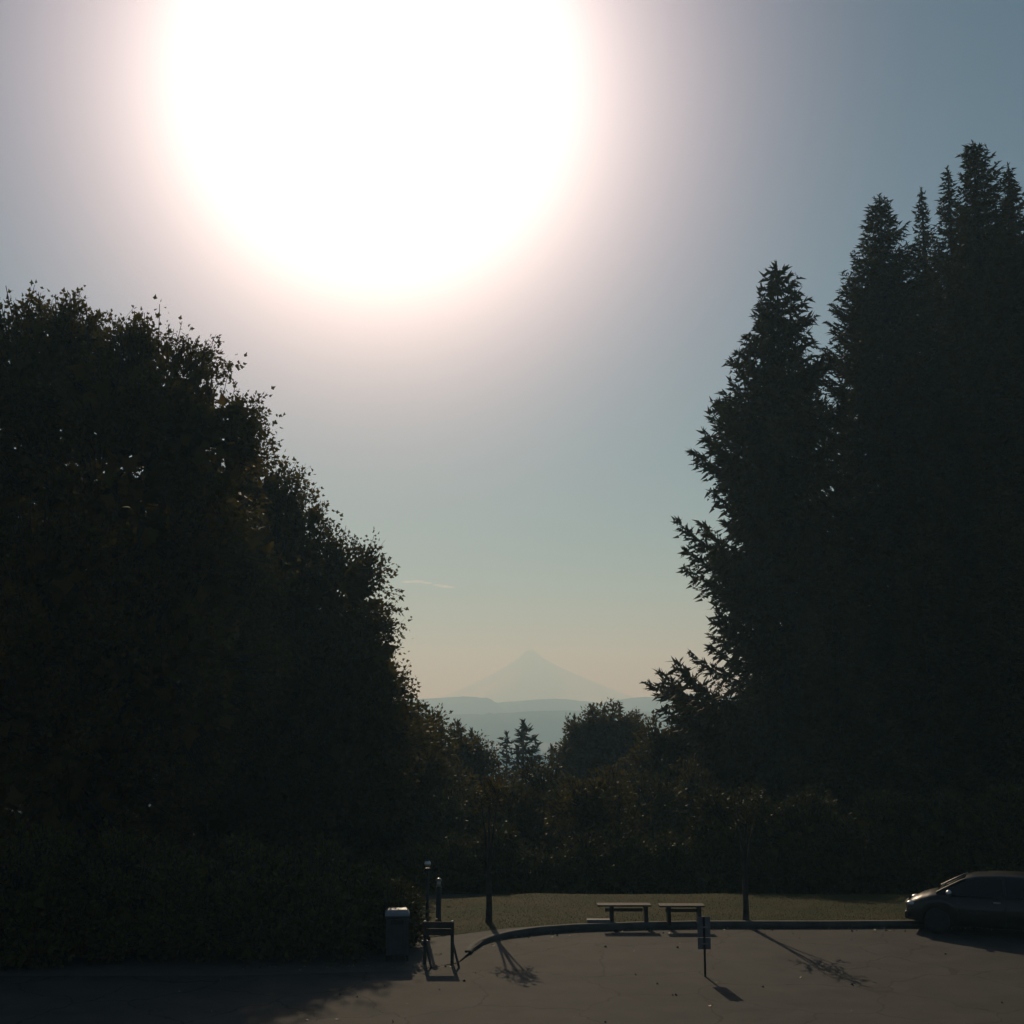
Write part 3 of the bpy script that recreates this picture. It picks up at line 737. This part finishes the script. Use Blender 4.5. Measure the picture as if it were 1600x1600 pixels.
# litter bin
c = G(618, 1503, 0.0)
t = empty('litter_bin', (c.x, c.y + 0.28, 0.012), 'dark litter bin with a pale sunlit lid standing by the path', 'litter bin')
t.rotation_euler.z = R(6)
for i in range(4):
    BM().box((0.23 * (1 if i % 2 else -1), 0.21 * (1 if i // 2 else -1), 0.06), (0.06, 0.06, 0.13)).obj('foot', M['iron'], t)
b = BM().box((0, 0, 0.53), (0.50, 0.46, 0.82), bevel=0.02).obj('body', M['bin'], t)
for i in range(6):
    BM().box((-0.205 + i * 0.082, -0.238, 0.52), (0.066, 0.02, 0.74), bevel=0.004).obj('slat', M['bin'], t)
for i in range(6):
    BM().box((0.258, -0.19 + i * 0.076, 0.52), (0.02, 0.062, 0.74), bevel=0.004).obj('slat', M['bin'], t)
BM().box((0, 0, 0.965), (0.56, 0.52, 0.05), bevel=0.015).obj('rim', M['bin'], t)
bm = bmesh.new()
lo = [bm.verts.new((x, y, 0.99)) for x, y in ((-.29, -.27), (.29, -.27), (.29, .27), (-.29, .27))]
mi = [bm.verts.new((x, y, 1.045)) for x, y in ((-.28, -.26), (.28, -.26), (.28, .26), (-.28, .26))]
hi = [bm.verts.new((x, y, 1.12)) for x, y in ((-.21, -.17), (.21, -.17), (.21, .17), (-.21, .17))]
for a, d_ in ((lo, mi), (mi, hi)):
    for k in range(4): bm.faces.new((a[k], a[(k + 1) % 4], d_[(k + 1) % 4], d_[k]))
bm.faces.new(hi); bm.faces.new(list(reversed(lo)))
bmesh.ops.bevel(bm, geom=list(bm.edges), offset=0.012, segments=2, affect='EDGES')
me = bpy.data.meshes.new('lid'); bm.to_mesh(me); bm.free()
lid = link('lid', me, M['lid'], t)
BM().box((0, -0.225, 0.86), (0.30, 0.06, 0.12), bevel=0.01).obj('opening', M['iron'], t)

# wooden barrier
c = G(685, 1507, 0.0)
t = empty('barrier', (c.x, c.y, 0.012), 'low wooden barrier with a dark board between two posts, in front of the path', 'barrier')
for sx in (-0.31, 0.31):
    p_ = BM().box((sx, 0, 0.45), (0.075, 0.075, 0.90), bevel=0.006).obj('post', M['darkwood'], t)
    BM().cyl((sx, 0.0, 0.50), (sx + 0.17, -0.36, 0.0), 0.028, n=8).obj('brace', M['darkwood'], t)
    BM().lathe([(0.03, 0.0), (0.05, 0.01), (0.03, 0.035), (0.004, 0.045)], 12, (sx, 0, 0.90)).obj('post_cap', M['steel'], t)
for k in range(2):
    BM().box((0, -0.03, 0.70 + k * 0.15), (0.60, 0.03, 0.14), bevel=0.005).obj('board', M['darkwood'], t)
for sx in (-0.36, -0.25):
    BM().ball((sx, -0.05, 0.50), 0.025, 10).obj('bolt', M['steel'], t)

# lamp post with a small globe, and a domed post behind it
c = G(667, 1468, zslab(-2.5))
g = P(671, 1349, c.y + 0.1)
t = empty('lamp_post', (c.x, c.y, 0.012), 'thin dark lamp post with a small glinting globe, behind the barrier', 'lamp post')
hgt = g.z - 0.012
BM().lathe([(0.09, 0), (0.09, 0.05), (0.055, 0.09), (0.045, 0.5), (0.035, hgt - 0.16)], 14).obj('pole', M['iron'], t, True)
BM().lathe([(0.03, hgt - 0.17), (0.075, hgt - 0.13), (0.08, hgt - 0.11), (0.05, hgt - 0.10)], 14).obj('collar', M['iron'], t, True)
BM().ball((0, 0, hgt), 0.085, 24).obj('globe', M['globe'], t, True)
BM().lathe([(0.05, hgt + 0.070), (0.045, hgt + 0.085), (0.012, hgt + 0.10), (0.006, hgt + 0.12)], 12).obj('finial', M['iron'], t, True)
c = G(685, 1441, zslab(-2)); g = P(684, 1373, c.y)
t = empty('bollard_light', (c.x, c.y, 0.02), 'stout dark post with a domed cap, right of the lamp post on the grass', 'bollard light')
hgt = g.z - 0.02
BM().lathe([(0.09, 0), (0.09, 0.04), (0.07, 0.07), (0.07, hgt - 0.2)], 18).obj('post', M['iron'], t, True)
BM().lathe([(0.055, hgt - 0.2), (0.055, hgt - 0.06)], 18).obj('lens', M['globe'], t, True)
BM().lathe([(0.085, hgt - 0.06), (0.088, hgt - 0.035), (0.075, hgt - 0.01), (0.045, hgt + 0.012), (0.01, hgt + 0.02)], 18).obj('cap', M['steel'], t, True)

# sign post seen from behind
c = G(1102, 1526, 0.0)
t = empty('sign_post', (c.x, c.y, 0), 'road sign on a thin metal post seen from behind, at the edge of the road', 'sign')
top = P(1102, 1432, c.y).z
BM().box((0, 0, top / 2), (0.045, 0.03, top), bevel=0.004).obj('post', M['iron'], t)
for zc, hh_ in ((top - 0.22, 0.42), (top - 0.565, 0.24)):
    BM().box((0, 0.024, zc), (0.28, 0.006, hh_), bevel=0.002).obj('sign_panel', M['signback'], t)
    BM().box((0, -0.02, zc), (0.16, 0.012, 0.03)).obj('bracket', M['steel'], t)

# ------------------------------------------------------------------ parked car
def car(loc, rot):
    t = empty('parked_car', loc, 'dark parked car facing left at the right, sun glinting on its nose', 'car')
    t.rotation_euler.z = rot
    Lc, W = 4.15, 0.86
    # car faces -x; x runs 0 (nose) to Lc (tail)
    wheels = (0.78, 3.32); rw = 0.315
    hood = [(0.0, 0.60), (0.04, 0.70), (0.15, 0.78), (0.35, 0.88), (0.65, 0.97), (0.85, 1.00), (2.0, 1.00), (3.0, 1.02), (3.7, 1.04), (4.05, 1.00), (4.15, 0.86)]
    roof = [(0.74, 0.99), (1.08, 1.18), (1.46, 1.38), (1.75, 1.46), (2.3, 1.50), (2.9, 1.50), (3.4, 1.46), (3.75, 1.36), (3.95, 1.18), (4.08, 1.01)]
    wid = [(0.0, 0.55), (0.06, 0.66), (0.25, 0.77), (0.6, 0.84), (1.2, 0.86), (3.2, 0.86), (3.8, 0.82), (4.08, 0.74), (4.15, 0.62)]
    ip = lambda l, x: float(np.interp(x, [a for a, _ in l], [b for _, b in l]))
    st = sorted(set(list(np.linspace(0, Lc, 22)) + [w_ + rw * 1.18 * math.cos(a) for w_ in wheels for a in np.linspace(0, math.pi, 11)] + [0.03, 0.08, 0.15]))
    V, Fc = [], []
    rings = 9
    for x in st:
        zb = 0.24 if 0.2 < x < 3.9 else 0.30
        arch = zb
        for w_ in wheels:
            dx = abs(x - w_)
            if dx < rw * 1.18: arch = max(arch, 0.32 + math.sqrt((rw * 1.18) ** 2 - dx * dx))
        zt_, wd = ip(hood, x), ip(wid, x)
        mid = arch + (zt_ - 0.12 - arch) * 0.5
        half = [(-wd * 0.72, zb), (-wd * 0.985, arch), (-wd * 1.0, max(mid, arch + 0.01)), (-wd * 0.975, zt_ - 0.12), (-wd * 0.90, zt_ - 0.025)]
        ring = half + [(0, zt_ + 0.015)] + [(-a, b) for a, b in reversed(half)]
        for yv, zv in ring: V.append((x, yv, zv))
    nr_ = 11
    for i in range(len(st) - 1):
        for k in range(nr_ - 1):
            Fc.append((i * nr_ + k, i * nr_ + k + 1, (i + 1) * nr_ + k + 1, (i + 1) * nr_ + k))
        Fc.append((i * nr_ + nr_ - 1, i * nr_, (i + 1) * nr_, (i + 1) * nr_ + nr_ - 1))
    bm = bmesh.new()
    bv = [bm.verts.new(v) for v in V]
    for f in Fc: bm.faces.new([bv[i] for i in f])
    bm.faces.new([bv[i] for i in range(nr_)]); bm.faces.new([bv[(len(st) - 1) * nr_ + i] for i in reversed(range(nr_))])
    bmesh.ops.recalc_face_normals(bm, faces=bm.faces)
    me = bpy.data.meshes.new('body'); bm.to_mesh(me); bm.free()
    body = link('body', me, M['paint'], t, True)
    # cabin: painted roof shell over a glass house
    def hs(x, f):                       # half width of the glass house
        return ip(wid, x) * (0.90 - 0.20 * f)
    xs_ = np.linspace(0.78, 4.06, 26)
    V, Fc = [], []
    for x in xs_:
        zr, zh = ip(roof, x), ip(hood, x)
        zr = max(zr, zh + 0.004)
        f = min(1, (zr - zh) / 0.5)
        for s_ in (-1, 1):
            pass
        V += [(x, -hs(x, 0), zh - 0.02), (x, -hs(x, f), zr - 0.05 * f), (x, -hs(x, f) * 0.8, zr), (x, 0, zr + 0.015 * f), (x, hs(x, f) * 0.8, zr), (x, hs(x, f), zr - 0.05 * f), (x, hs(x, 0), zh - 0.02)]
    for i in range(len(xs_) - 1):
        for k in range(6): Fc.append((i * 7 + k, i * 7 + k + 1, (i + 1) * 7 + k + 1, (i + 1) * 7 + k))
    gh = np_mesh('windows', [(V, Fc)])
    glass = link('window_band', gh, M['carglass'], t, True)
    # roof panel 6 mm proud of the glass
    sel = [x for x in np.linspace(1.50, 3.74, 18)]
    V, Fc = [], []
    for x in sel:
        zr, zh = ip(roof, x), ip(hood, x); f = min(1, (zr - zh) / 0.5)
        V += [(x, -hs(x, f) - 0.008, zr - 0.09), (x, -hs(x, f) - 0.006, zr - 0.045), (x, -hs(x, f) * 0.8, zr + 0.008), (x, 0, zr + 0.024), (x, hs(x, f) * 0.8, zr + 0.008), (x, hs(x, f) + 0.006, zr - 0.045), (x, hs(x, f) + 0.008, zr - 0.09)]
    for i in range(len(sel) - 1):
        for k in range(6): Fc.append((i * 7 + k, i * 7 + k + 1, (i + 1) * 7 + k + 1, (i + 1) * 7 + k))
    link('roof', np_mesh('roof', [(V, Fc)]), M['paint'], t, True)
    for s_ in (-1, 1):                  # pillars, sills, handles, mirrors
        for xa, xb, nm in ((0.8, 1.52, 'windscreen_pillar'), (2.42, 2.46, 'door_pillar'), (3.35, 3.62, 'rear_pillar')):
            pts = []
            for t_ in np.linspace(0, 1, 6):
                if nm == 'windscreen_pillar':
                    x = xa + (xb - xa) * t_; zr = ip(roof, x); f = min(1, (zr - ip(hood, x)) / 0.5)
                    pts.append((x, s_ * (hs(x, f) * 0.97 + 0.004), zr - 0.02 * f))
                else:
                    x = xa + (xb - xa) * (1 - t_); zr, zh = ip(roof, x), ip(hood, x); f = min(1, (zr - zh) / 0.5)
                    pts.append((x, s_ * (hs(x, f * t_) + 0.004), zh + (zr - 0.06 - zh) * t_))
            link(nm, np_mesh(nm, [tube(pts, [0.032] * 6, 6)]), M['paint'], t, True)
        link('belt_moulding', np_mesh('belt_moulding', [tube([(x, s_ * (ip(wid, x) * 0.915), ip(hood, x) - 0.01) for x in np.linspace(1.15, 3.9, 14)], [0.014] * 14, 5)]), M['trim'], t, True)
        for xh in (2.25, 3.2):
            BM().box((xh, s_ * 0.868, 0.86), (0.17, 0.03, 0.03), bevel=0.008).obj('door_handle', M['chrome'], t)
        for xd in (1.30, 2.44, 3.42):   # door gaps
            link('door_seam', np_mesh('door_seam', [tube([(xd, s_ * ip(wid, xd) * 1.0, 0.36), (xd, s_ * ip(wid, xd) * 1.002, 0.66), (xd, s_ * ip(wid, xd) * 0.98, 0.88), (xd, s_ * ip(wid, xd) * 0.92, 0.975)], [0.005] * 4, 4)]), M['trim'], t)
        mr = BM().ball((1.12, s_ * 1.0, 1.06), 0.1, 16, (0.75, 1.05, 0.75)).obj('wing_mirror', M['chrome'], t, True)
        BM().box((1.13, s_ * 0.88, 1.01), (0.08, 0.16, 0.03), bevel=0.008).obj('mirror_arm', M['paint'], t)
        BM().ball((0.16, s_ * 0.60, 0.70), 0.15, 20, (0.95, 0.85, 0.52)).obj('headlight', M['headlamp'], t, True)
        BM().ball((0.09, s_ * 0.56, 0.42), 0.07, 14, (0.6, 1, 1)).obj('fog_lamp', M['headlamp'], t, True)
        BM().box((4.07, s_ * 0.64, 0.86), (0.12, 0.18, 0.26), bevel=0.03).obj('tail_light', M['redlamp'], t)
        for wx in wheels:
            wr = empty_child('wheel', t)
            BM().lathe([(0.20, -0.1), (0.295, -0.1), (0.315, -0.07), (0.315, 0.07), (0.295, 0.1), (0.20, 0.1)], 28).obj('tyre', M['rubber'], wr, True)
            BM().lathe([(0.06, 0.075), (0.16, 0.06), (0.205, 0.095)], 24).obj('rim', M['steel'], wr, True)
            wr.location = (wx, s_ * 0.755, 0.315); wr.rotation_euler = (R(-90 * s_), 0, 0)
    BM().box((0.03, 0, 0.40), (0.14, 1.24, 0.20), bevel=0.04).obj('front_bumper', M['paint'], t)
    BM().box((0.0, 0, 0.62), (0.05, 0.62, 0.10), bevel=0.015).obj('grille', M['trim'], t)
    BM().box((-0.032, 0, 0.685), (0.02, 0.72, 0.022), bevel=0.006).obj('grille_bar', M['chrome'], t)
    BM().box((-0.05, 0, 0.42), (0.012, 0.34, 0.13), bevel=0.003).obj('number_plate', M['plate'], t)
    BM().box((4.12, 0, 0.42), (0.14, 1.3, 0.22), bevel=0.04).obj('rear_bumper', M['paint'], t)
    # windscreen wipers
    for y0 in (-0.45, 0.1):
        link('wiper', np_mesh('wiper', [tube([(0.82, y0, 1.03), (0.90, y0 + 0.25, 1.09), (0.93, y0 + 0.5, 1.11)], [0.01] * 3, 4)]), M['trim'], t)
    return t
def empty_child(name, parent):
    o = bpy.data.objects.new(name, None); o.empty_display_size = 0.2
    COL.objects.link(o); o.parent = parent
    return o
c = G(1436, 1456, 0.0)
car((c.x, c.y + 0.75, 0.0), R(-24))

# ------------------------------------------------------------------ wisps of cloud
mc = bpy.data.materials.new('cloud'); mc.use_nodes = True
tn = mc.node_tree; tn.nodes.clear()
vs = nd(tn, 'ShaderNodeVolumePrincipled'); vs.inputs['Color'].default_value = (1, 1, 1, 1); vs.inputs['Density'].default_value = 0.012; vs.inputs['Anisotropy'].default_value = 0.5
ou = nd(tn, 'ShaderNodeOutputMaterial'); tn.links.new(vs.outputs[0], ou.inputs['Volume'])
for (pxs, lab) in ((((638, 909, 12, 1.8), (652, 908.5, 12, 2.2), (668, 911, 8, 1.6)), 'left one of two thin white cloud wisps low in the sky'),
                   (((684, 914, 8, 1.6), (693, 916, 9, 2.4), (704, 917.5, 8, 1.3)), 'right one of two thin white cloud wisps low in the sky')):
    b = BM()
    for px, py, rx, rz in pxs:
        c = P(px, py, 9500); k = 9500 / F
        b.ball(c, 1.0, 16, (rx * k, 40, rz * k))
    o = b.obj('cloud', mc, None, True)
    tag(o, lab, 'cloud', 'cloud wisps')

# ------------------------------------------------------------------ haze
mh = bpy.data.materials.new('haze'); mh.use_nodes = True
tn = mh.node_tree; tn.nodes.clear()
vs = nd(tn, 'ShaderNodeVolumePrincipled')
vs.inputs['Color'].default_value = (0.42, 0.74, 1.0, 1)
vs.inputs['Absorption Color'].default_value = (1, 1, 1, 1)     # clear air: scatters blue first, so long paths turn cream
vs.inputs['Density'].default_value = HAZE_DENSITY
vs.inputs['Anisotropy'].default_value = 0.4
ou = nd(tn, 'ShaderNodeOutputMaterial'); tn.links.new(vs.outputs[0], ou.inputs['Volume'])
z0, z1 = -52.0, apex.z + 12
b = BM().box((0, 4100, (z0 + z1) / 2), (8600, 8600, z1 - z0)).obj('haze', mh)
b['kind'] = 'stuff'; b['label'] = 'pale morning haze over the valley'; b['category'] = 'haze'
